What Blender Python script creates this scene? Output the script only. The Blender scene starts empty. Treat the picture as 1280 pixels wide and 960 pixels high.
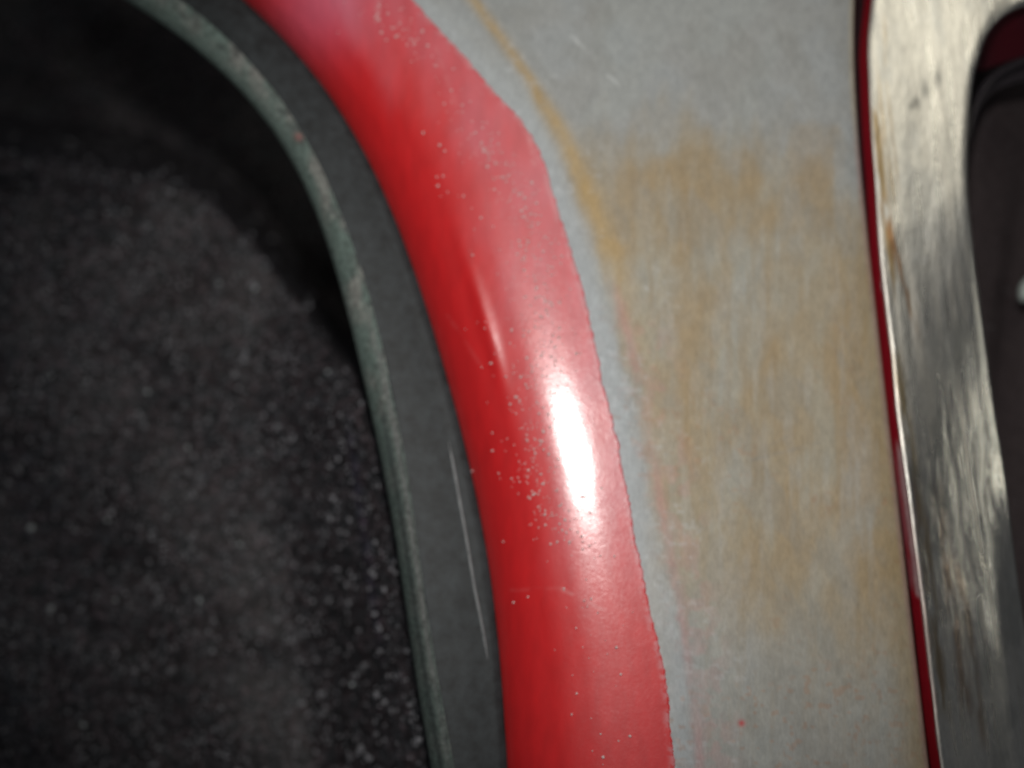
import bpy, math, random
import numpy as np
from mathutils import Vector
random.seed(7); RNG = np.random.default_rng(11)
S = bpy.context.scene; C = S.collection

# ------------------------------------------------------------------ camera, world, lamps, exposure
D = 0.45                         # lens to the crown of the red lip, metres
FPX = 1500.0                     # focal length in photograph pixels (1280 wide)
CAMZ = 0.85                      # height of the lens above the floor
cam_d = bpy.data.cameras.new('camera'); cam = bpy.data.objects.new('camera', cam_d); C.objects.link(cam)
cam.location = (0, -D, CAMZ); cam.rotation_euler = (math.radians(90), 0, 0)
cam_d.sensor_width = 36; cam_d.lens = 36 * FPX / 1280; cam_d.clip_start = 0.02; cam_d.clip_end = 50
cam_d.dof.use_dof = True; cam_d.dof.focus_distance = 0.402; cam_d.dof.aperture_fstop = 3.4
S.camera = cam
W = bpy.data.worlds.new('World'); S.world = W; W.use_nodes = True
W.node_tree.nodes['Background'].inputs[0].default_value = (0.86, 0.90, 1.0, 1)
W.node_tree.nodes['Background'].inputs[1].default_value = 0.05

def aim(o, target):
    o.rotation_euler = (Vector(target) - o.location).to_track_quat('-Z', 'Y').to_euler()
fl = bpy.data.lights.new('camera_flash', 'SPOT'); flo = bpy.data.objects.new('camera_flash', fl); C.objects.link(flo)
fl.energy = 6.7; fl.color = (1.0, 0.97, 0.93); fl.shadow_soft_size = 0.011
fl.spot_size = math.radians(66); fl.spot_blend = 0.85
flo.location = (0.0, -D + 0.01, CAMZ + 0.115); aim(flo, (0.03, 0.02, CAMZ + 0.04))
sl = bpy.data.lights.new('panel_reflection_fill', 'AREA'); slo = bpy.data.objects.new('panel_reflection_fill', sl); C.objects.link(slo)  # added unseen fill, placed for the bright panel's upper reflection
sl.energy = 1.4; sl.color = (1.0, 0.95, 0.82); sl.shape = 'RECTANGLE'; sl.size = 0.7; sl.size_y = 0.34
slo.location = (0.36, -0.92, CAMZ + 0.84); aim(slo, (0.15, 0, CAMZ))
s2 = bpy.data.lights.new('edge_spot_fill', 'AREA'); s2o = bpy.data.objects.new('edge_spot_fill', s2); C.objects.link(s2o)  # second added fill, makes the bright spot by the opening edge
s2.energy = 0.17; s2.color = (1.0, 0.97, 0.85); s2.shape = 'RECTANGLE'; s2.size = 0.10; s2.size_y = 0.09
s2o.location = (0.98, -0.375, CAMZ + 0.147); aim(s2o, (0.178, 0, CAMZ - 0.027))
S.view_settings.view_transform = 'Standard'; S.view_settings.look = 'None'
S.view_settings.exposure = 0.0; S.view_settings.gamma = 1.0
S.render.engine = 'CYCLES'

# ------------------------------------------------------------------ helpers
TILT = 0.19                      # the panels lean back: higher is farther from the lens
def world(px, py, dmm):
    """photograph measurements (1 px = 0.3 mm on the panel) to metres in the place"""
    dep = D + dmm / 1000.0 + TILT * (480 - py) * 0.0003
    return np.stack([(px - 640) / FPX * dep, dep - D, CAMZ + (480 - py) / FPX * dep], -1)

def curve(pts, deg=6):
    p = np.array(pts, float); f = np.polynomial.Polynomial.fit(p[:, 1], p[:, 0], deg)
    return f
def lerp_curve(pts):
    p = np.array(pts, float)
    return lambda y: np.interp(y, p[:, 1], p[:, 0])

def smooth(a, b, x):
    t = np.clip((x - a) / (b - a), 0, 1); return t * t * (3 - 2 * t)

def vnoise(x, y, seed=0):
    xi = np.floor(x).astype(np.int64); yi = np.floor(y).astype(np.int64)
    fx = x - xi; fy = y - yi; fx = fx * fx * (3 - 2 * fx); fy = fy * fy * (3 - 2 * fy)
    def h(a, b):
        n = (a * 374761393 + b * 668265263 + seed * 1442695041) & 0xffffffff
        n = ((n ^ (n >> 13)) * 1274126177) & 0xffffffff
        return ((n ^ (n >> 16)) & 0xffff) / 65535.0
    return (h(xi, yi) * (1 - fx) + h(xi + 1, yi) * fx) * (1 - fy) + (h(xi, yi + 1) * (1 - fx) + h(xi + 1, yi + 1) * fx) * fy
def fbm(x, y, sx, sy, seed=0, o=4):
    v = 0; a = 0.5; t = 0
    for k in range(o):
        v = v + a * vnoise(x / sx * 2 ** k + 17.3 * k, y / sy * 2 ** k + 9.1 * k, seed + k); t += a; a *= 0.5
    return v / t

def spline_matrix(knots, n_per):
    """rows: sample positions, columns: knot weights (Catmull-Rom, non-uniform)"""
    k = np.array(knots, float); K = len(k)
    tan = np.zeros((K, K))
    for i in range(K):
        if i == 0: tan[i, 0] = -1 / (k[1] - k[0]); tan[i, 1] = 1 / (k[1] - k[0])
        elif i == K - 1: tan[i, -2] = -1 / (k[-1] - k[-2]); tan[i, -1] = 1 / (k[-1] - k[-2])
        else:
            h0 = k[i] - k[i - 1]; h1 = k[i + 1] - k[i]
            tan[i, i - 1] -= h1 / (h0 * (h0 + h1)); tan[i, i] += (h1 - h0) / (h0 * h1); tan[i, i + 1] += h0 / (h1 * (h0 + h1))
    rows = []
    for i in range(K - 1):
        n = n_per[i]; h = k[i + 1] - k[i]
        for j in range(n + (1 if i == K - 2 else 0)):
            t = j / n
            r = np.zeros(K)
            r[i] += 2 * t ** 3 - 3 * t ** 2 + 1; r[i + 1] += -2 * t ** 3 + 3 * t ** 2
            r += (t ** 3 - 2 * t ** 2 + t) * h * tan[i] + (t ** 3 - t ** 2) * h * tan[i + 1]
            rows.append(r)
    return np.array(rows)

def grid_mesh(name, P, mat, parent=None, cols=None, thick=0.0, rough=None):
    """P: (nv, nu, 3) points, world metres; thick: metres of sheet behind the surface"""
    nv, nu = P.shape[:2]
    idx = np.arange(nv * nu).reshape(nv, nu)
    f = np.stack([idx[:-1, :-1], idx[1:, :-1], idx[1:, 1:], idx[:-1, 1:]], -1).reshape(-1, 4)
    V = P.reshape(-1, 3)
    me = bpy.data.meshes.new(name)
    me.vertices.add(len(V)); me.vertices.foreach_set('co', V.astype(np.float32).ravel())
    me.loops.add(f.size); me.loops.foreach_set('vertex_index', f.astype(np.int32).ravel())
    me.polygons.add(len(f)); me.polygons.foreach_set('loop_start', (np.arange(len(f)) * 4).astype(np.int32))
    me.update(calc_edges=True)
    me.polygons.foreach_set('use_smooth', np.ones(len(f), bool))
    if cols is not None:
        a = me.color_attributes.new('wear_tint', 'FLOAT_COLOR', 'POINT')  # surface colour, with wear and painted light mixed in
        c = np.ones((nv * nu, 4), np.float32); c[:, :3] = np.clip(cols.reshape(-1, 3), 0, 1)
        if rough is not None: c[:, 3] = rough.reshape(-1)
        a.data.foreach_set('color', c.ravel())
    me.materials.append(mat)
    o = bpy.data.objects.new(name, me); C.objects.link(o)
    if parent: o.parent = parent; o.matrix_parent_inverse = parent.matrix_world.inverted()
    if thick:
        m = o.modifiers.new('sheet', 'SOLIDIFY'); m.thickness = thick; m.offset = -1; m.use_rim = True
    return o

def thing(name, label, cat, loc, group=None):
    o = bpy.data.objects.new(name, None); C.objects.link(o); o.location = loc; o.empty_display_size = 0.02
    bpy.context.view_layer.update()
    o['label'] = label; o['category'] = cat
    if group: o['group'] = group
    return o

# ------------------------------------------------------------------ materials
def nodes(name):
    m = bpy.data.materials.new(name); m.use_nodes = True
    nt = m.node_tree; b = nt.nodes['Principled BSDF']
    return m, nt, b
def N(nt, t, **kw):
    n = nt.nodes.new(t)
    for k, v in kw.items():
        if k in ('operation', 'data_type', 'blend_type', 'attribute_name', 'feature', 'noise_dimensions', 'invert'): setattr(n, k, v)
        else: n.inputs[k].default_value = v
    return n
def coords(nt, scale=(1, 1, 1), rot=(0, 0, 0)):
    tc = N(nt, 'ShaderNodeTexCoord'); mp = N(nt, 'ShaderNodeMapping'); mp.inputs['Scale'].default_value = scale
    mp.inputs['Rotation'].default_value = rot
    nt.links.new(tc.outputs['Object'], mp.inputs['Vector']); return mp.outputs[0]
def noise(nt, vec, scale, detail=4, rough=0.55):
    n = N(nt, 'ShaderNodeTexNoise', Scale=scale, Detail=detail, Roughness=rough); nt.links.new(vec, n.inputs['Vector']); return n
def ramp(nt, fac, stops):
    r = N(nt, 'ShaderNodeValToRGB'); e = r.color_ramp.elements
    while len(e) < len(stops): e.new(0.5)
    for i, (p, c) in enumerate(stops): e[i].position = p; e[i].color = (*c, 1) if len(c) == 3 else c
    nt.links.new(fac, r.inputs[0]); return r.outputs[0]
def mult(nt, a, b, fac=1.0, mode='MULTIPLY'):
    m = N(nt, 'ShaderNodeMix', data_type='RGBA'); m.blend_type = mode; m.inputs[0].default_value = fac
    nt.links.new(a, m.inputs[6]); nt.links.new(b, m.inputs[7]); return m.outputs[2]
def bump(nt, b, h, strength, dist, prev=None):
    n = N(nt, 'ShaderNodeBump', Strength=strength, Distance=dist); nt.links.new(h, n.inputs['Height'])
    if prev: nt.links.new(prev, n.inputs['Normal'])
    nt.links.new(n.outputs[0], b.inputs['Normal']); return n.outputs[0]
def g3(v): return (v, v, v)

def mat_red():
    m, nt, b = nodes('red_gloss_paint')
    at = N(nt, 'ShaderNodeAttribute', attribute_name='wear_tint')
    n = noise(nt, coords(nt, (1, 1, 0.35)), 240, 5)
    c = mult(nt, at.outputs['Color'], ramp(nt, n.outputs[0], [(0.3, g3(0.9)), (0.75, g3(1.08))]))
    nt.links.new(c, b.inputs['Base Color'])
    b.inputs['Roughness'].default_value = 0.46; b.inputs['Specular IOR Level'].default_value = 0.55
    b.inputs['Coat Weight'].default_value = 1.0
    n3 = noise(nt, coords(nt, (1, 1, 0.6)), 900, 3)
    nt.links.new(ramp(nt, n3.outputs[0], [(0.35, g3(0.18)), (0.7, g3(0.26))]), b.inputs['Coat Roughness'])
    n2 = noise(nt, coords(nt), 1100, 3)
    p = bump(nt, b, n2.outputs[0], 0.08, 0.0004)
    n4 = noise(nt, coords(nt), 110, 3); p = bump(nt, b, n4.outputs[0], 0.07, 0.0012, p)
    nt.links.new(p, b.inputs['Coat Normal'])
    return m
def mat_sanded():
    m, nt, b = nodes('sanded_bare_metal')
    at = N(nt, 'ShaderNodeAttribute', attribute_name='wear_tint')
    fine = noise(nt, coords(nt, (1, 1, 0.45)), 900, 5, 0.7)
    c = mult(nt, at.outputs['Color'], ramp(nt, fine.outputs[0], [(0.25, g3(0.88)), (0.75, g3(1.10))]))
    scr = noise(nt, coords(nt, (1, 1, 0.06), (0, 0.25, 0)), 1500, 3, 0.6)
    c = mult(nt, c, ramp(nt, scr.outputs[0], [(0.3, g3(0.93)), (0.7, g3(1.06))]))
    nt.links.new(c, b.inputs['Base Color'])
    b.inputs['Metallic'].default_value = 0.22; b.inputs['Roughness'].default_value = 0.62
    b.inputs['Specular IOR Level'].default_value = 0.35
    p = bump(nt, b, scr.outputs[0], 0.12, 0.0003); bump(nt, b, fine.outputs[0], 0.22, 0.0004, p)
    return m
def mat_polished():
    m, nt, b = nodes('brushed_bright_metal')
    at = N(nt, 'ShaderNodeAttribute', attribute_name='wear_tint')
    scr = noise(nt, coords(nt, (1, 1, 0.035), (0, -0.07, 0)), 1300, 4, 0.65)
    c = mult(nt, at.outputs['Color'], ramp(nt, scr.outputs[0], [(0.3, g3(0.82)), (0.7, g3(1.15))]))
    nt.links.new(c, b.inputs['Base Color'])
    mr = N(nt, 'ShaderNodeMath', operation='MULTIPLY'); mr.inputs[1].default_value = 1.0
    nt.links.new(at.outputs['Alpha'], mr.inputs[0])
    b.inputs['Metallic'].default_value = 0.97
    nt.links.new(mr.outputs[0], b.inputs['Roughness'])
    wav = noise(nt, coords(nt, (1, 1, 0.25), (0, -0.07, 0)), 60, 3)
    p = bump(nt, b, wav.outputs[0], 0.35, 0.003)
    p = bump(nt, b, scr.outputs[0], 0.22, 0.0005, p)
    pits = noise(nt, coords(nt), 1600, 2); bump(nt, b, pits.outputs[0], 0.12, 0.0003, p)
    return m
def mat_plain(name, col, rough, sc=500, lo=0.75, hi=1.25, bs=0.3, bd=0.0005, spec=0.4, met=0.0, wear_tint=False, stretch=1):
    m, nt, b = nodes(name)
    n = noise(nt, coords(nt, (1, 1, stretch)), sc, 5, 0.65)
    if wear_tint: src = N(nt, 'ShaderNodeAttribute', attribute_name='wear_tint').outputs['Color']
    else:
        rgb = N(nt, 'ShaderNodeRGB'); rgb.outputs[0].default_value = (*col, 1); src = rgb.outputs[0]
    nt.links.new(mult(nt, src, ramp(nt, n.outputs[0], [(0.3, g3(lo)), (0.7, g3(hi))])), b.inputs['Base Color'])
    b.inputs['Roughness'].default_value = rough; b.inputs['Specular IOR Level'].default_value = spec
    b.inputs['Metallic'].default_value = met
    bump(nt, b, n.outputs[0], bs, bd)
    return m
def mat_liner():
    m, nt, b = nodes('black_textured_liner')
    at = N(nt, 'ShaderNodeAttribute', attribute_name='wear_tint')
    n = noise(nt, coords(nt), 320, 4, 0.65)
    c = mult(nt, at.outputs['Color'], ramp(nt, n.outputs[0], [(0.38, g3(0.25)), (0.52, g3(0.9)), (0.66, g3(2.8))]))
    hue = noise(nt, coords(nt), 170, 2)
    h2 = ramp(nt, hue.outputs['Color'], [(0.4, (1.15, 0.96, 0.98)), (0.6, (0.92, 1.02, 1.05))])
    nt.links.new(mult(nt, c, h2), b.inputs['Base Color'])
    b.inputs['Roughness'].default_value = 0.55; b.inputs['Specular IOR Level'].default_value = 0.35
    bump(nt, b, n.outputs[0], 0.7, 0.0016)
    return m
M_RED, M_SAND, M_POL, M_LINER = mat_red(), mat_sanded(), mat_polished(), mat_liner()
M_RUBBER = mat_plain('dark_grey_rubber', (0.016, 0.020, 0.022), 0.62, 200, 0.45, 1.7, 0.25, 0.0004)
M_RUBEDGE = mat_plain('scuffed_lit_edge', (0, 0, 0), 0.75, 480, 0.55, 1.5, 0.5, 0.0008, wear_tint=True)
M_SPECK = mat_plain('pale_dust', (0.62, 0.48, 0.47), 0.5, 100, 0.95, 1.05, 0.0)
M_SPECK2 = mat_plain('grit', (0.12, 0.12, 0.13), 0.5, 60, 0.2, 2.4, 0.0)
M_CHIP = mat_plain('grey_chip', (0.34, 0.37, 0.38), 0.5, 100, 0.8, 1.2, 0.0)
M_FLANGE = mat_plain('red_flange_paint', (0, 0, 0), 0.35, 400, 0.85, 1.1, 0.15, 0.0004, wear_tint=True)
M_SEAL = mat_plain('black_rubber_seal', (0.035, 0.03, 0.034), 0.25, 500, 0.8, 1.2, 0.15, 0.0003)
M_SPOT = mat_plain('pale_highlight', (0.40, 0.46, 0.43), 0.4, 400, 0.85, 1.1, 0.2, 0.0004)
M_DARKIN = mat_plain('black_inner_backing', (0.030, 0.023, 0.024), 0.75, 700, 0.3, 2.6, 0.6, 0.0010, 0.2)

# ------------------------------------------------------------------ measured outlines (photograph px, 1 px = 0.3 mm)
A = curve([(-75, -120), (60, -50), (165, 0), (237, 50), (293, 110), (347, 177), (387, 253), (410, 307), (423, 340), (447, 430), (460, 507), (477, 580), (487, 657), (507, 740), (517, 827), (531, 917), (538, 960), (548, 1080)], 7)
B = curve([(-5, -120), (140, -50), (227, 0), (270, 30), (323, 93), (370, 160), (413, 240), (443, 307), (467, 387), (487, 470), (500, 547), (516, 645), (533, 750), (547, 840), (560, 923), (582, 1080)], 7)
Cc = curve([(90, -150), (215, -70), (303, 0), (347, 40), (393, 97), (437, 157), (480, 240), (510, 322), (533, 387), (553, 453), (577, 537), (597, 620), (600, 657), (617, 757), (630, 880), (633, 960), (640, 1080)], 7)
Dd = lerp_curve([(350, -150), (430, -80), (515, 0), (545, 33), (580, 68), (612, 108), (652, 152), (673, 185), (686, 225), (701, 270), (718, 330), (730, 370), (745, 430), (757, 490), (772, 560), (785, 620), (796, 680), (808, 745), (822, 800), (833, 840), (838, 900), (845, 960), (860, 1080)])
E = curve([(1085, -120), (1069, 0), (1067, 60), (1068, 100), (1073, 167), (1082, 267), (1088, 320), (1093, 370), (1103, 453), (1113, 537), (1123, 637), (1127, 673), (1140, 773), (1152, 873), (1158, 940), (1176, 1080)], 6)

# ------------------------------------------------------------------ wheel-arch panel: sanded sheet metal and its red painted lip
Y = np.arange(-150, 1096, 1.5)
c_, e_ = Cc(Y), E(Y)
d_s = np.convolve(np.pad(Dd(Y), 10, mode='edge'), np.ones(21) / 21, 'valid')          # smooth run of the paint edge
w = d_s - c_
KX = [(c_ - 12), c_ - 1, c_ + 0.04 * w, c_ + 0.14 * w, c_ + 0.30 * w, c_ + 0.50 * w, c_ + 0.74 * w, d_s, d_s + 0.22 * (e_ - d_s), d_s + 0.6 * (e_ - d_s), e_ - 14, e_ - 4.5, e_ - 1.2, e_, e_ - 2.5]
KD = [34, 22.0, 17.2, 10.8, 5.2, 1.75, 0.35, 0.3, 0.5, 1.6, 3.0, 3.7, 4.9, 8, 22]
knots = [0, 1.2, 2.0, 3.4, 5.6, 8.5, 12, 15.5, 20, 28, 35, 36.2, 37, 38, 41]
nper = [4, 4, 8, 12, 18, 24, 24, 26, 60, 70, 8, 6, 6, 8, 3]
def fender_points(cols_from, cols_to, lift=0.0):
    Wm = spline_matrix(knots, nper[:-1])
    X = np.stack(KX, 1) @ Wm.T; Dp = np.repeat((Wm @ np.array(KD))[None], len(Y), 0)
    return X, Dp
X, Dp = fender_points(0, 0)
YY = np.repeat(Y[:, None], X.shape[1], 1)
# faint rolled crease on the lip, and hand-sanding waviness
rc = c_[:, None] + 0.345 * w[:, None]
Dp = Dp - 1.0 * np.exp(-((X - rc) / 9.5) ** 2) * np.exp(-((YY - 405) / 70) ** 2)
Dp = Dp + 0.5 * (fbm(X, YY, 170, 260, 3, 2) - 0.5)
nk = np.cumsum([0] + nper[:-1])
iD = nk[7]                                                     # column on the paint edge

# ---- sheet metal (begins under the paint)
s0 = nk[6] + 14
Xs, Ys, Ds = X[:, s0:], YY[:, s0:], Dp[:, s0:]
t = (Xs - d_s[:, None])                                        # px right of the paint edge
dist_e = e_[:, None] - Xs
n1 = fbm(Xs, Ys, 120, 150, 21); n2 = fbm(Xs, Ys, 26, 110, 31); n3 = fbm(Xs, Ys, 14, 18, 41); n4 = fbm(Xs, Ys, 60, 60, 51)
grey = np.array([0.300, 0.308, 0.300]); cool = np.array([0.315, 0.345, 0.360]); brown = np.array([0.305, 0.228, 0.130])
ochre = np.array([0.40, 0.275, 0.115]); tan = np.array([0.310, 0.278, 0.208]); pink = np.array([0.48, 0.20, 0.20]); rust = np.array([0.33, 0.16, 0.08])
col = np.ones(Xs.shape + (3,)) * grey
def blend(col, mask, c): return col * (1 - mask[..., None]) + c * mask[..., None]
col = blend(col, 0.35 * smooth(0.4, 0.7, n4), cool)
field = smooth(120, 320, Ys + 170 * (n4 - 0.5) + 110 * (n2 - .5) + 90 * (n1 - .5) - 0.04 * (Xs - 740)) * (0.85 + 0.35 * n1) * (1 - 0.8 * smooth(640, 960, Ys + 160 * (n1 - .5)))
field = field * smooth(18, 60, t + 30 * (n2 - 0.5))
col = blend(col, np.clip(field * 1.05, 0, .9), tan)
col = blend(col, np.clip(field * smooth(0.40, 0.66, 0.5 * n1 + 0.5 * n2) * 0.70, 0, 1), brown)
def blob(cx, cy, rx, ry, seed, rag=0.5):
    q = ((Xs - cx) / rx) ** 2 + ((Ys - cy) / ry) ** 2
    return 1 - smooth(0.35, 1.25, q + rag * 2 * (fbm(Xs, Ys, 18, 34, seed) - 0.5))
for cx, cy, rx, ry, k in [(800, 265, 60, 75, .7), (1022, 195, 42, 40, .45), (900, 215, 120, 28, .35), (975, 430, 40, 95, .6), (850, 450, 45, 110, .5), (1012, 330, 34, 110, .6), (1000, 640, 40, 70, .35), (905, 690, 45, 60, .45), (880, 560, 30, 90, .4), (960, 260, 80, 40, .5)]:
    col = blend(col, 0.75 * k * blob(cx, cy, rx * 1.15, ry * 1.15, int(cx), 0.9) * (0.4 + 0.9 * n2), brown)
for cx, cy, rx, ry, k in [(1082, 590, 20, 85, .75), (1062, 235, 16, 75, .6), (1072, 330, 10, 90, .4), (900, 800, 40, 120, .5), (980, 870, 60, 80, .35), (1060, 640, 12, 130, .4), (925, 360, 24, 60, .35), (835, 530, 18, 70, .35)]:
    col = blend(col, 0.65 * k * blob(cx, cy, rx * 1.2, ry * 1.2, int(cx) + 5, 0.9) * (0.4 + 0.9 * n2), cool)
side = smooth(260, 520, Ys) * np.exp(-(np.clip(dist_e - 20, 0, None) / 60) ** 2)
col = blend(col, 0.6 * side * smooth(.3, .65, 0.6 * n2 + 0.4 * n4), brown)
sm1 = fbm(Xs + 0.4 * Ys, Ys, 55, 120, 205, 4); sm2 = fbm(Xs - 0.5 * Ys, Ys, 30, 70, 215, 4)
col = blend(col, 0.26 * smooth(.5, .7, sm1), np.array([0.335, 0.365, 0.355]))
col = blend(col, 0.30 * smooth(.52, .7, sm2), np.array([0.235, 0.235, 0.215]))
vg = fbm(Xs, Ys, 6, 90, 225, 3)
col = blend(col, 0.30 * field * smooth(.5, .7, vg), brown * 0.9)
col = blend(col, 0.22 * field * smooth(.55, .75, fbm(Xs, Ys, 9, 60, 235, 3)), np.array([0.37, 0.37, 0.35]))
gr = smooth(.6, .72, fbm(Xs, Ys, 6, 6, 245, 2)) * (1 - smooth(30, 80, t))
col = blend(col, 0.12 * gr * smooth(300, 500, Ys), pink)
# bright bare band hugging the paint, an ochre run of old filler, a feathered pink line
col = blend(col, 0.8 * (1 - smooth(12, 34, t + 16 * (n3 - .5))), np.array([0.345, 0.37, 0.385]))
col = blend(col, 0.5 * (1 - smooth(20, 70, t)) * (1 - smooth(150, 260, Ys)), np.array([0.37, 0.39, 0.39]))
oc = lerp_curve([(560, -60), (592, 0), (628, 50), (662, 98), (693, 150), (718, 200), (742, 260), (764, 320), (790, 400), (820, 520)])(Ys)
ow = 9 + 9 * smooth(60, 300, Ys)
col = blend(col, 0.75 * np.exp(-((Xs - oc + 8 * (n2 - .5)) / ow) ** 2) * (0.65 + 0.7 * n3) * (1 - 0.8 * smooth(260, 420, Ys)), ochre)
pt = lerp_curve([(755, 330), (775, 380), (800, 470), (815, 560), (832, 660), (850, 760), (872, 900), (880, 1080)])(Ys)
col = blend(col, 0.32 * np.exp(-((Xs - pt + 6 * (n3 - .5)) / 6.5) ** 2) * smooth(330, 380, Ys) * smooth(0.25, 0.6, n2), pink)
col = blend(col, 0.18 * np.exp(-((Xs - pt - 24) / 24) ** 2) * smooth(330, 430, Ys) * smooth(0.45, 0.6, n3), pink)
# filler left along the shut line and reddish pepper spots
col = blend(col, 0.55 * (1 - smooth(8, 44, dist_e + 24 * (n2 - .5))) * smooth(200, 380, Ys), np.array([0.30, 0.225, 0.12]))
col = blend(col, 0.55 * (1 - smooth(2, 9, dist_e)) * smooth(120, 200, Ys), np.array([0.42, 0.27, 0.25]))
col = blend(col, 0.8 * (1 - smooth(3, 9, dist_e)) * (1 - smooth(120, 200, Ys)), np.array([0.46, 0.42, 0.33]))
pep = smooth(0.66, 0.76, fbm(Xs, Ys, 9, 9, 77, 2)) * smooth(0.35, 0.55, fbm(Xs, Ys, 90, 90, 78, 2))
col = blend(col, 0.30 * pep * smooth(300, 700, Ys), rust)
pep2 = smooth(0.62, 0.75, fbm(Xs, Ys, 7, 8, 87, 2))
col = blend(col, 0.25 * pep2 * np.exp(-((Xs - 1115) / 55) ** 2) * smooth(760, 840, Ys), rust)
col = blend(col, 0.22 * smooth(0.6, 0.78, fbm(Xs, Ys, 8, 8, 97, 2)) * (1 - smooth(60, 150, t)) * smooth(0.4, .55, n4), np.array([0.5, 0.52, 0.54]))
col = blend(col, 0.85 * np.exp(-(((Xs - 927) ** 2 + (Ys - 904) ** 2) / 16.0)), np.array([0.45, 0.03, 0.04]))
for (x0, y0, x1, y1, s) in [(940, 575, 1030, 552, .3), (760, 95, 815, 135, .5), (700, 30, 745, 75, .35), (955, 560, 985, 545, .2)]:   # scratches
    tt = np.clip(((Xs - x0) * (x1 - x0) + (Ys - y0) * (y1 - y0)) / ((x1 - x0) ** 2 + (y1 - y0) ** 2), 0, 1)
    dd = np.hypot(Xs - x0 - tt * (x1 - x0), Ys - y0 - tt * (y1 - y0))
    c2 = np.array([0.2, 0.2, 0.2]) if y0 > 500 else np.array([0.6, 0.62, 0.62])
    col = blend(col, s * np.exp(-(dd / 2.2) ** 2) * smooth(0.4, 0.6, n3 * 0.6 + n2 * 0.4), c2)
col *= (0.90 + 0.22 * fbm(Xs, Ys, 8, 12, 61, 3))[..., None]

fender = thing('car_fender', 'vehicle side panel sanded to stained grey metal beside a glossy red wheel-arch lip', 'body panel', (0.08, 0.02, CAMZ - 0.18))
grid_mesh('sheet_metal', world(Xs, Ys, Ds), M_SAND, fender, col)

# ---- red lip: paint film 0.15 mm proud with a ragged sanded-back edge
rag = 4.0 * (fbm(Y, Y * 0, 5, 1, 5, 3) - .5) + 5 * (fbm(Y, Y * 0 + 3, 40, 1, 8, 2) - .5)
edge = Dd(Y) + rag
Xr = X[:, :iD + 1].copy(); Dr = Dp[:, :iD + 1].copy(); Yr = YY[:, :iD + 1]
j0 = nk[6]
f = np.linspace(0, 1, iD - j0 + 1)[None]
Xr[:, j0:] = X[:, j0][:, None] * (1 - f) + edge[:, None] * f
for r in range(len(Y)):                                        # depth follows the metal below
    Dr[r, j0:] = np.interp(Xr[r, j0:], X[r, j0 - 4:], Dp[r, j0 - 4:])
Dr = Dr - 0.25
Xr = np.concatenate([Xr, Xr[:, -1:] + 0.6], 1); Dr = np.concatenate([Dr, Dr[:, -1:] + 0.6], 1); Yr = np.concatenate([Yr, Yr[:, -1:]], 1)
u = (Xr - c_[:, None]) / w[:, None]
redc = np.array([0.56, 0.009, 0.011]); haze = np.array([0.55, 0.12, 0.15])
rcol = np.ones(Xr.shape + (3,)) * redc
dm = smooth(0.30, 0.85, u + 0.5 * (fbm(Xr, Yr, 40, 120, 15) - .5)) * (0.35 + 0.9 * fbm(Xr, Yr, 22, 60, 16))
rcol = blend(rcol, np.clip(dm * 0.75 * (1 - 0.92 * smooth(600, 800, Yr)), 0, 0.8), haze)       # dry sanding dust, with the flash's pink haze mixed into the colour
dtl = np.hypot(Xr - 400, Yr - 5)
rcol = blend(rcol, 0.35 * np.exp(-(dtl / 60) ** 2), np.array([0.6, 0.22, 0.36]))  # pink-violet sheen near the top, a reflection painted into the colour
for (x0, y0, x1, y1, s) in [(703, 737, 765, 768, .5), (640, 738, 700, 735, .12), (660, 170, 668, 205, .5), (474, 0, 472, 25, .6), (545, 60, 570, 130, .2), (600, 455, 560, 395, .1)]:
    tt = np.clip(((Xr - x0) * (x1 - x0) + (Yr - y0) * (y1 - y0)) / ((x1 - x0) ** 2 + (y1 - y0) ** 2), 0, 1)
    dd = np.hypot(Xr - x0 - tt * (x1 - x0), Yr - y0 - tt * (y1 - y0))
    rcol = blend(rcol, 0.45 * s * np.exp(-(dd / 2.4) ** 2) * smooth(.3, .6, fbm(Xr, Yr, 9, 9, 44)), np.array([0.72, 0.45, 0.45]))
rcol = blend(rcol, 0.65 * (1 - smooth(0, 11, edge[:, None] - Xr)) * smooth(.38, .62, fbm(Xr, Yr, 5, 6, 19)), np.array([0.55, 0.25, 0.27]))
grid_mesh('painted_lip', world(Xr, Yr, Dr), M_RED, fender, rcol)

def specks(name, pts, radii, mat, parent):
    """tiny uneven grains joined into one mesh"""
    ico = [(0, 0, 1), (.894, 0, .447), (.276, .851, .447), (-.724, .526, .447), (-.724, -.526, .447), (.276, -.851, .447),
           (.724, .526, -.447), (-.276, .851, -.447), (-.894, 0, -.447), (-.276, -.851, -.447), (.724, -.526, -.447), (0, 0, -1)]
    fc = [(0,1,2),(0,2,3),(0,3,4),(0,4,5),(0,5,1),(1,6,2),(2,7,3),(3,8,4),(4,9,5),(5,10,1),(6,7,2),(7,8,3),(8,9,4),(9,10,5),(10,6,1),(11,7,6),(11,8,7),(11,9,8),(11,10,9),(11,6,10)]
    ico = np.array(ico); vs = []; fs = []
    for i, (p, r) in enumerate(zip(pts, radii)):
        vs.append(ico * r * RNG.uniform(0.75, 1.25, (12, 1)) * RNG.uniform(0.8, 1.25, (1, 3)) + p)
        fs += [(a + 12 * i, b + 12 * i, c + 12 * i) for a, b, c in fc]
    me = bpy.data.meshes.new(name); me.from_pydata(np.concatenate(vs).tolist(), [], fs)
    me.polygons.foreach_set('use_smooth', np.ones(len(me.polygons), bool)); me.materials.append(mat)
    o = bpy.data.objects.new(name, me); C.objects.link(o); o['kind'] = 'stuff'
    if parent: o.parent = parent; o.matrix_parent_inverse = parent.matrix_world.inverted()
    return o
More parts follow.
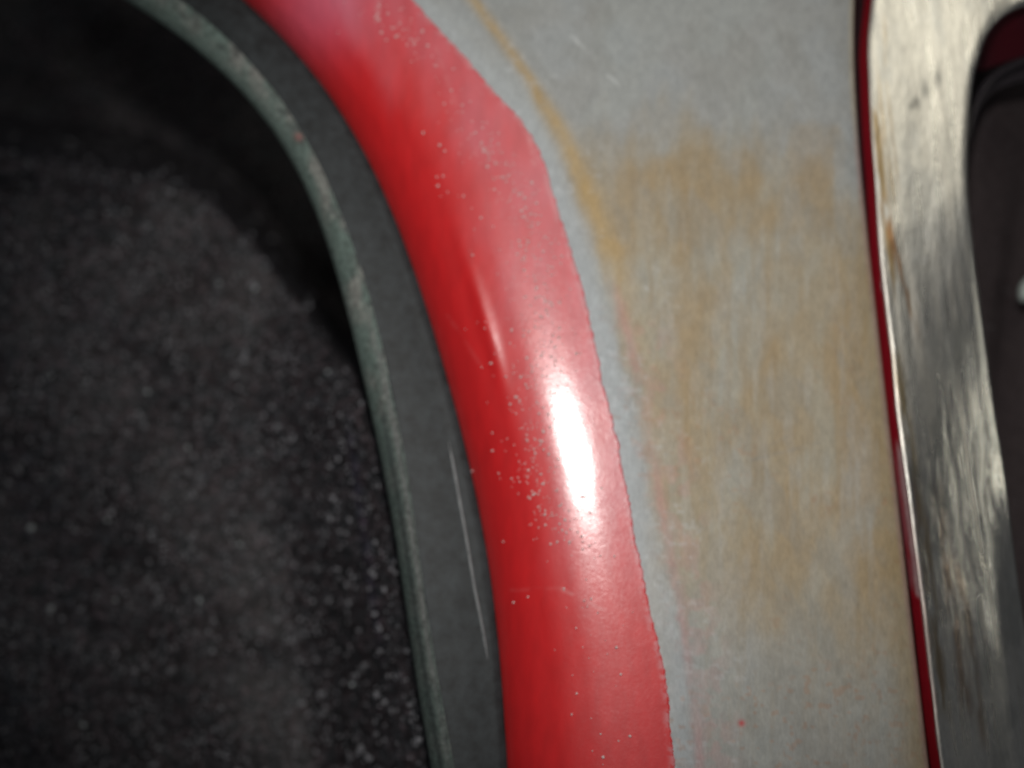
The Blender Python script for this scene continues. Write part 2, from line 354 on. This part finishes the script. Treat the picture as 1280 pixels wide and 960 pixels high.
# dust grains on the red lip: a loose trail along the crown, flash glints painted in as pale colour
band = lerp_curve([(440, -50), (475, 0), (520, 60), (570, 115), (595, 165), (640, 230), (672, 300), (680, 380), (678, 460), (668, 540), (665, 600), (690, 650), (730, 700), (745, 900)])
pts, rad = [], []
for k in range(800):
    y = RNG.choice([RNG.uniform(-20, 700), RNG.uniform(180, 680), RNG.uniform(0, 1000)], p=[.35, .5, .15])
    sp = 16 if RNG.random() < .7 else 45
    x = band(y) + RNG.normal(0, sp)
    ri = int(np.clip((y + 150) / 1.5, 0, len(Y) - 1))
    if not (Cc(y) + 25 < x < Dd(y) - 12): continue
    d = np.interp(x, Xr[ri], Dr[ri])
    pts.append(world(x, y, d - 0.08)); rad.append(0.00022 + 0.00040 * RNG.random() ** 2.5)
for (x, y, r) in [(474, 25, .55), (489, 34, .3), (495, 46, .5), (483, 50, .4), (509, 56, .55), (517, 55, .5), (567, 86, .45), (594, 166, .55), (589, 168, .4), (603, 153, .45), (578, 140, .35), (628, 222, .5), (633, 227, .45), (696, 613, .6), (752, 610, .5), (682, 656, .5), (658, 549, .45), (776, 843, .55), (705, 736, .5), (660, 746, .45), (614, 454, .5), (629, 677, .4), (642, 753, .4), (773, 926, .4), (546, 221, .5), (590, 589, .5), (554, 220, .5), (690, 380, .45), (663, 382, .4)]:
    ri = int((y + 150) / 1.5); d = np.interp(x, Xr[ri], Dr[ri]); pts.append(world(x, y, d - 0.1)); rad.append(r / 1000)
sp = specks('dust_grain', np.array(pts), rad, M_SPECK, fender)

# ------------------------------------------------------------------ rubber trim along the arch
trim = thing('rubber_edge_trim', 'dark grey rubber strip with a scuffed greenish edge, painted lighter for caught light, running inside the red lip', 'trim strip', (-0.05, 0.03, CAMZ - 0.18))
Y2 = np.arange(-130, 1096, 3.0); a_, b_, cc = A(Y2), B(Y2), Cc(Y2)
def loft(KX, KD, n, Yv, wob=0.0, seed=0):
    Wm = spline_matrix(list(range(len(KX))), [n] * (len(KX) - 1))
    Xv = np.stack(KX, 1) @ Wm.T
    KDa = np.stack([np.ones_like(Yv) * k for k in KD], 1) @ Wm.T
    Yg = np.repeat(Yv[:, None], Xv.shape[1], 1)
    if wob: KDa = KDa + wob * (fbm(Xv, Yg, 60, 90, seed, 2) - .5)
    return Xv, Yg, KDa
Xv, Yg, Dv = loft([b_, b_ + 1.5, b_ * .6 + cc * .4, b_ * .25 + cc * .75, cc - 6, cc + 2, cc + 10], [16.0, 15.0, 16.2, 18, 19, 21.5, 30], 10, Y2, 0.6, 4)
grid_mesh('strip_face', world(Xv, Yg, Dv), M_RUBBER, trim)
Xv, Yg, Dv = loft([a_ + 8, a_ + 1, a_ + 1.5, a_ * .6 + b_ * .4, b_ - 3, b_ + 0.5, b_ + 4], [60, 30, 23, 18, 15.2, 15.0, 17], 10, Y2, 1.0, 9)
ecol = np.ones(Xv.shape + (3,)) * np.array([0.105, 0.142, 0.126])  # green-grey scuffs plus light caught by the bevel, both in the colour
q = (Xv - a_[:, None]) / (b_ - a_)[:, None]
ecol = blend(ecol, 0.7 * smooth(.35, .7, fbm(Xv, Yg, 14, 30, 3)) * smooth(0.1, .8, q + .3 * smooth(150, 400, Yg)), np.array([0.22, 0.21, 0.195]))
ecol = blend(ecol, 0.7 * smooth(.5, .72, fbm(Xv, Yg, 7, 10, 13)) * smooth(.4, .8, q), np.array([0.05, 0.055, 0.055]))
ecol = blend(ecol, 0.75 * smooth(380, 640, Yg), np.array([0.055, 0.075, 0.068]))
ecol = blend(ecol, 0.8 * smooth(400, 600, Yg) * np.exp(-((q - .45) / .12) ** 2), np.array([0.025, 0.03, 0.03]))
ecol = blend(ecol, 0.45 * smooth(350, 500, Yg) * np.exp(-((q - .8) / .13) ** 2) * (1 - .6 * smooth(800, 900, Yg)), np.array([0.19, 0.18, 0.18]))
ecol = blend(ecol, 0.6 * np.exp(-((Xv - 373) ** 2 + (Yg - 171) ** 2) / 22), np.array([0.35, 0.08, 0.08]))
grid_mesh('scuffed_lit_bevel', world(Xv, Yg, Dv), M_RUBEDGE, trim, ecol)
# thin raised bead low on the strip, its highlight painted as a pale colour
bead = lerp_curve([(561, 552), (568, 590), (575, 630), (584, 680), (593, 735), (602, 780), (610, 826)])
Y3 = np.arange(552, 828, 4.0); bx = bead(Y3); tp = np.clip(np.minimum(Y3 - 548, 830 - Y3) / 30, 0.15, 1)
ang = np.linspace(0, 2 * math.pi, 11)
bd = np.stack([np.interp(bx[i], b_c, d_c) for i, (b_c, d_c) in enumerate([( [B(y), Cc(y) - 6], [15.4, 19]) for y in Y3])])
Xb = bx[:, None] + np.cos(ang)[None] * 2.0 * tp[:, None]; Db = bd[:, None] - 0.2 - np.sin(ang)[None] * 0.55 * tp[:, None]
grid_mesh('raised_bead', world(Xb, np.repeat(Y3[:, None], 11, 1), Db), mat_plain('bead_painted_highlight', (0.16, 0.17, 0.175), 0.4, 300, .6, 1.3), trim)

# ------------------------------------------------------------------ liner inside the wheel arch
liner = thing('wheel_arch_liner', 'black gritty liner deep inside the wheel arch behind the rubber strip', 'wheel arch liner', (-0.15, 0.2, CAMZ - 0.25))
yl = np.arange(-360, 1300, 5.0); xl = np.arange(-420, 640, 5.0)
XL, YL = np.meshgrid(xl, yl)
shy = np.interp(XL, [-420, -120, 0, 110, 200, 262, 310, 350, 385, 425, 470, 640], [120, 140, 166, 176, 196, 228, 268, 318, 368, 425, 455, 470])   # shoulder of the inner bulge
wob = 16 * (fbm(XL, YL, 60, 60, 8, 3) - .5)
body = smooth(-26, 30, YL - shy + wob)
deep = 300 + 40 * (fbm(XL, YL, 150, 150, 9, 2) - .5)
face = 115 + 26 * (fbm(XL, YL, 210, 170, 5, 3) - .5) + 0.05 * np.clip(300 - XL, 0, None)
face = face - 50 * smooth(-150, 20, XL - A(np.clip(YL, -130, 1096))) * smooth(380, 560, YL)
DL = deep * (1 - body) + face * body
DL = DL + 9 * np.exp(-((YL - 231 - 0.02 * XL) / 7) ** 2) * (1 - smooth(20, 70, XL))         # short fold
DL = DL - 1 * np.exp(-((XL - (440 + 0.14 * (YL - 560))) / 5) ** 2) * smooth(500, 590, YL) * (1 - smooth(760, 860, YL))
PL = world(XL, YL, DL)
lc = np.ones(XL.shape + (3,)) * np.array([0.029, 0.027, 0.029])
lc = blend(lc, 0.6 * smooth(.35, .7, fbm(XL, YL, 130, 130, 71)), np.array([0.036, 0.034, 0.037]))
lc = blend(lc, 0.35 * (1 - smooth(-100, 250, XL)), np.array([0.036, 0.039, 0.050]))
blue = np.exp(-((XL - (440 + 0.14 * (YL - 560))) / 5) ** 2) * smooth(500, 590, YL) * (1 - smooth(740, 860, YL))
lc = blend(lc, 0.2 * blue, np.array([0.05, 0.045, 0.10]))
grid_mesh('liner_shell', PL, M_LINER, liner, lc)
pts, rad = [], []
for k in range(5200):
    x = RNG.uniform(-120, 560); y = RNG.uniform(170, 1050)
    i = int(np.clip((y + 360) / 5, 0, len(yl) - 1)); j = int(np.clip((x + 420) / 5, 0, len(xl) - 1))
    pts.append(PL[i, j] + RNG.normal(0, 0.001, 3) + np.array([0, -0.0007, 0])); rad.append(0.0006 + 0.0008 * RNG.random() ** 4)
specks('grit', np.array(pts), rad, M_SPECK2, liner)
bp = [(65, 474, 1.0), (42, 661, 2.0), (187, 493, 1.3), (252, 751, 1.8), (135, 654, 1.4), (69, 760, 1.7), (149, 754, 1.3), (106, 908, 1.8), (414, 467, 1.1), (275, 359, 1.3), (323, 360, 1.3), (164, 265, 1.2), (235, 561, 1.3), (300, 680, 1.2), (443, 857, 1.3), (448, 338, .6)]
pts, rad = [], []
for (x, y, r) in bp[:-1]:
    i = int((y + 360) / 5); j = int((x + 420) / 5); pts.append(PL[i, j] + np.array([0, -0.001, 0])); rad.append(r * 0.85 / 1000)
specks('pale_chip', np.array(pts), rad, M_CHIP, liner)

# ------------------------------------------------------------------ bright panel right of the shut line, with its rounded opening
right = thing('opening_surround', 'brushed bright metal panel edged with red paint beside a dark rounded opening', 'body panel', (0.2, 0.02, CAMZ - 0.18))
F = [(1400, -330), (1180, -330), (1108, -190), (1091, -20), (1084, 50), (1085, 100), (1088, 167), (1093, 233), (1098, 310), (1103, 360), (1112, 437), (1120, 520), (1136, 637), (1147, 723), (1157, 807), (1168, 907), (1175, 960), (1192, 1080)]
G = [(1420, -18), (1340, -8), (1282, 8), (1254, 21), (1235, 42), (1225, 68), (1217, 100), (1211, 160), (1210, 233), (1217, 310), (1223, 360), (1233, 430), (1243, 503), (1258, 600), (1270, 700), (1284, 800), (1298, 900), (1306, 960), (1322, 1080)]
F = [(1460, -330)] + F
assert len(F) == len(G)
tk = list(range(len(F)))
Wt = spline_matrix(tk, [40] * (len(F) - 1))
Fp = Wt @ np.array(F, float); Gp = Wt @ np.array(G, float)
fr = [0, .008, .03, .10, .25, .45, .68, .86, .955, .988, 1.0, 1.0]
#        depth mm across the panel from shut line to opening
dz = [6.5, 5.2, 4.7, 4.5, 4.2, 3.9, 3.6, 3.4, 3.4, 4.0, 7.0, 18]
Wc = spline_matrix([0, .8, 2, 4, 7, 11, 16, 20, 22.5, 24, 25.5, 27], [4, 6, 8, 12, 16, 20, 16, 10, 6, 5, 3])
frs = Wc @ np.array(fr); dzs = Wc @ np.array(dz)
XR = Fp[:, 0][:, None] * (1 - frs) + Gp[:, 0][:, None] * frs
YR = Fp[:, 1][:, None] * (1 - frs) + Gp[:, 1][:, None] * frs
DR = np.repeat(dzs[None], len(XR), 0)
UR = np.repeat(frs[None], len(XR), 0)
# the bulge of the panel: a shallow roll top to bottom
DR = DR + 11.0 * UR ** 1.3 * smooth(260, 600, YR + 60 * (UR - .5))
DR = DR + 7 * smooth(0.6, 1.0, UR) ** 2 * smooth(600, 820, YR)
DR = DR + 0.2 * (fbm(XR - 0.14 * YR, YR, 11, 260, 55, 2) - .5) * smooth(380, 560, YR)
DR = DR + 0.7 * np.sin(YR / 55.0 + 1.0) * UR * smooth(420, 500, YR) * (1 - smooth(760, 860, YR))
DR = DR + 0.8 * (fbm(XR, YR, 60, 240, 33, 2) - .5)
rc_ = np.ones(XR.shape + (3,)) * np.array([0.74, 0.72, 0.65])
m1 = fbm(XR - 0.13 * YR, YR, 7, 130, 101, 3); m2 = fbm(XR - 0.13 * YR, YR, 16, 160, 111, 3)
rc_ = blend(rc_, 0.45 * smooth(.45, .7, 0.5 * m2 + 0.5 * fbm(XR, YR, 30, 45, 119)), np.array([0.56, 0.57, 0.55]))
rc_ = blend(rc_, 0.5 * smooth(.58, .68, fbm(XR, YR, 6, 12, 131, 3)) * np.exp(-((XR - 1152) / 9) ** 2 - ((YR - 345) / 45) ** 2), np.array([0.95, 0.95, 0.93]))  # sparkle dots painted into the metal colour
def streak(pts, wd, colr, k, r):
    global rc_
    cx = lerp_curve(pts)(YR); lo, hi = pts[0][1], pts[-1][1]
    m = np.exp(-((XR - cx + 5 * (m1 - .5)) / wd) ** 2) * smooth(lo - 15, lo + 20, YR) * (1 - smooth(hi - 30, hi + 10, YR))
    rc_ = blend(rc_, np.clip(k * m * 1.05 * smooth(.25, .6, fbm(XR - .12 * YR, YR, 5, 38, 151, 3)), 0, 1), np.array(colr))
streak([(1094, 130), (1100, 200), (1110, 290), (1118, 380)], 6, (.40, .27, .11), .9, 0)
streak([(1104, 250), (1120, 320), (1136, 370), (1150, 430)], 4.5, (.42, .22, .10), .9, 0)
streak([(1097, 70), (1102, 140), (1112, 210), (1118, 260)], 3, (.45, .34, .2), .6, 0)
streak([(1118, 430), (1130, 500), (1142, 580), (1152, 660)], 6, (.38, .27, .11), .75, 0)
streak([(1152, 640), (1162, 720), (1170, 800), (1182, 900)], 8, (.36, .25, .12), .75, 0)
streak([(1170, 600), (1182, 700), (1196, 800), (1212, 900)], 7, (.36, .2, .1), .6, 0)
streak([(1195, 700), (1210, 780), (1222, 860), (1232, 940)], 5, (.34, .2, .1), .5, 0)
streak([(1106, 20), (1108, 90), (1116, 170), (1124, 240)], 2.2, (.45, .36, .24), .7, 0)
streak([(1140, 600), (1146, 700), (1158, 800), (1168, 900)], 4, (.5, .3, .3), .5, 0)
sm = 0
for (x, y, rx, ry) in [(1157, 112, 6, 14), (1146, 128, 7, 8), (1172, 98, 6, 12), (1140, 132, 5, 6)]:
    sm = np.maximum(sm, np.exp(-((XR - x) / rx) ** 2 - ((YR - y) / ry) ** 2) * (0.5 + m1))
rc_ = blend(rc_, np.clip(0.75 * sm, 0, .8), np.array([0.22, 0.22, 0.21]))
rc_ = blend(rc_, 0.12 * smooth(.55, .72, m1) * smooth(30, 200, YR), np.array([0.38, 0.31, 0.2]))
rr = 0.30 + 0.35 * (1 - smooth(0, .06, UR)) + 0.16 * (m1 - .5) - 0.06 * smooth(400, 600, YR)
edge_m = (1 - smooth(0.012, 0.05, UR)) * (1 - smooth(630, 670, YR) * (1 - smooth(740, 770, YR)))
rc_ = blend(rc_, 0.75 * edge_m, np.array([0.30, 0.26, 0.24]))  # rim colour darkened to dim its highlight, sparkle band left pale
rc_ = blend(rc_, 0.35 * smooth(.5, .72, fbm(XR, YR, 24, 60, 141)) * smooth(330, 420, YR), np.array([0.34, 0.35, 0.32]))
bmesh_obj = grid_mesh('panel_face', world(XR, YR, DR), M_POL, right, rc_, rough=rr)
# painted flange turning back into the shut line (straight back in the place, so it shows from the left)
def flange(name, edge_pts, d0, depth_mm, mat, colfn, parent, n=10):
    base = world(edge_pts[:, 0], edge_pts[:, 1], d0)
    dirs = np.linspace(0, 1, n)
    P = np.repeat(base[:, None], n, 1).copy()
    P[:, :, 1] += dirs[None] * depth_mm / 1000.0
    cols = colfn(np.repeat(edge_pts[:, 1][:, None], n, 1), np.repeat(dirs[None], len(base), 0), np.repeat(edge_pts[:, 0][:, None], n, 1))
    return grid_mesh(name, P, mat, parent, cols)
def fcol(y, s, x):
    c = np.ones(y.shape + (3,)) * np.array([0.42, 0.012, 0.028])
    wear_tint = (1 - smooth(0.30, 0.65, s + 0.25 * (fbm(s * 30, y, 8, 22, 5) - .5))) * smooth(545, 570, y) * (1 - smooth(742, 752, y))
    c = blend(c, wear_tint * 0.85, np.array([0.72, 0.56, 0.58]))
    c = blend(c, 0.5 * smooth(.3, .5, fbm(s * 50, y, 8, 14, 6)) * smooth(550, 600, y) * (1 - smooth(730, 750, y)), np.array([0.5, 0.22, 0.26]))
    thin = (1 - smooth(0.02, 0.10, s)) * smooth(200, 300, y) * smooth(.35, .6, fbm(s * 10, y, 8, 30, 9))
    c = blend(c, thin * .8, np.array([0.6, 0.5, 0.5]))
    c = blend(c, 0.7 * np.exp(-((y - 357) / 6.0) ** 2) * (1 - smooth(.1, .3, s)), np.array([0.7, 0.65, 0.65]))
    return c
fd = DR[:, 0] - 1.2
ef = np.stack([Fp[:, 0] + 0.6, Fp[:, 1]], 1)
flange('red_edge_flange', ef, fd, 11, M_FLANGE, fcol, right, 24)
# return flange round the opening
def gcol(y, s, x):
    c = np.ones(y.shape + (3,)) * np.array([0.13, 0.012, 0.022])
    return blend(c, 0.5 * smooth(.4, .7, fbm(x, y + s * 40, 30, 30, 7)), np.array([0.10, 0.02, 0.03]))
eg = np.stack([Gp[:, 0], Gp[:, 1]], 1)
ret = flange('opening_return', eg, DR[:, -1] - 3, 36, M_FLANGE, gcol, right, 14)
lean = np.repeat(smooth(1214, 1262, eg[:, 0])[:, None], 14, 1) * (1 - smooth(130, 260, np.repeat(eg[:, 1][:, None], 14, 1)))
co = np.zeros(len(ret.data.vertices) * 3, np.float32); ret.data.vertices.foreach_get('co', co); co = co.reshape(-1, 14, 3)
k_ = np.linspace(0, 1, 14)[None]
co[:, :, 2] -= 0.014 * k_ * lean; co[:, :, 0] += (0.0008 + 0.003 * lean) * k_      # the return slopes inwards under the top edge
ret.data.vertices.foreach_set('co', co.ravel()); ret.data.update()
# seal inside the opening: a rounded bead following the edge further back
def bead_along(name, pts, dmm, r_mm, mat, parent, n=14):
    base = world(pts[:, 0], pts[:, 1], dmm)
    tg = np.gradient(base, axis=0); tg /= np.linalg.norm(tg, axis=1)[:, None]
    up = np.array([0, 1.0, 0]); sd = np.cross(tg, up); sd /= np.linalg.norm(sd, axis=1)[:, None]; bn = np.cross(sd, tg)
    an = np.linspace(0, 2 * math.pi, n)
    P = base[:, None] + (np.cos(an)[None, :, None] * sd[:, None] + np.sin(an)[None, :, None] * bn[:, None]) * r_mm / 1000
    return grid_mesh(name, P, mat, parent)
seal = thing('opening_seal', 'thin black rubber seal curving round the inside of the dark opening', 'rubber seal', (0.24, 0.06, CAMZ + 0.05))
Wb = spline_matrix(list(range(9)), [16] * 8)
sp1 = Wb @ np.array([(1420, 60), (1340, 64), (1282, 76), (1255, 88), (1236, 102), (1224, 120), (1214, 150), (1205, 200), (1200, 300)], float)
bead_along('seal_lip', sp1, 58, 1.6, M_SEAL, seal)
sp2 = Wb @ np.array([(1420, 100), (1340, 94), (1285, 98), (1260, 104), (1240, 112), (1226, 128), (1214, 160), (1205, 210), (1200, 300)], float)
bead_along('seal_rib', sp2, 64, 0.9, M_SEAL, seal)
# rubber web between lip and rib
web = np.stack([world(sp1[:, 0], sp1[:, 1], 59), world(sp2[:, 0], sp2[:, 1], 66)], 1)
web = np.stack([web[:, 0] * (1 - k) + web[:, 1] * k + np.array([0, 0.003 * math.sin(k * math.pi), 0]) for k in np.linspace(0, 1, 8)], 1)
grid_mesh('seal_web', web, M_SEAL, seal)

back = thing('opening_backing', 'black speckled inner surface seen through the rounded opening', 'inner panel', (0.28, 0.12, CAMZ - 0.2))
yb = np.arange(-300, 1200, 8.0); xb = np.arange(1060, 1700, 8.0); XB, YB = np.meshgrid(xb, yb)
DB = 95 + 20 * smooth(1220, 1330, XB + 0.1 * YB) + 8 * smooth(1262, 1270, XB + 0.12 * (YB - 250)) * smooth(180, 300, YB)
grid_mesh('backing_shell', world(XB, YB, DB), M_DARKIN, back)
pts = []; rad = []
for k in range(900):
    x = RNG.uniform(1190, 1330); y = RNG.uniform(100, 950)
    i = int((y + 300) / 8); j = int((x - 1060) / 8)
    pts.append(world(np.array(x), np.array(y), DB[i, j] - 0.3)); rad.append(0.00010 + 0.00028 * RNG.random() ** 3)
specks('grit', np.array(pts), rad, M_SPECK2, back)
# pale cap added as a painted highlight spot, just inside the frame edge
clip = thing('highlight_spot', 'small pale cap standing in for a highlight spot inside the opening', 'clip', tuple(world(np.array(1290.), np.array(362.), np.array(100.))))
th = np.linspace(0, 2 * math.pi, 33); rr_ = np.array([0.02, .5, .85, 1.0, 1.0]); dd_ = np.array([-6, -5.6, -4.2, -2, 6.])
PX = 1293 + rr_[None] * np.sign(np.cos(th))[:, None] * (np.abs(np.cos(th)) ** .8)[:, None] * 20
PY = 358 + rr_[None] * np.sign(np.sin(th))[:, None] * (np.abs(np.sin(th)) ** .8)[:, None] * 17 - 0.45 * (PX - 1293)
grid_mesh('spot_cap', world(PX, PY, 101 + np.repeat(dd_[None], 33, 0)), M_SPOT, clip)
# added backing behind the shut line, coloured dark for the gap's shade
inner = thing('gap_shade_strip', 'dark strip added behind the narrow gap between the panels to stand for its shade', 'shade strip', (0.14, 0.05, CAMZ - 0.18))
Yb2 = np.arange(-200, 1100, 20.0); eb = E(np.clip(Yb2, -120, 1080))
Xv, Yg, Dv = loft([eb - 60, eb - 30, eb - 8, eb + 20, eb + 50], [30, 36, 42, 45, 46], 5, Yb2)
grid_mesh('shade_strip_web', world(Xv, Yg, Dv), mat_plain('gap_shade_dark', (0.025, 0.008, 0.010), 0.5), inner)
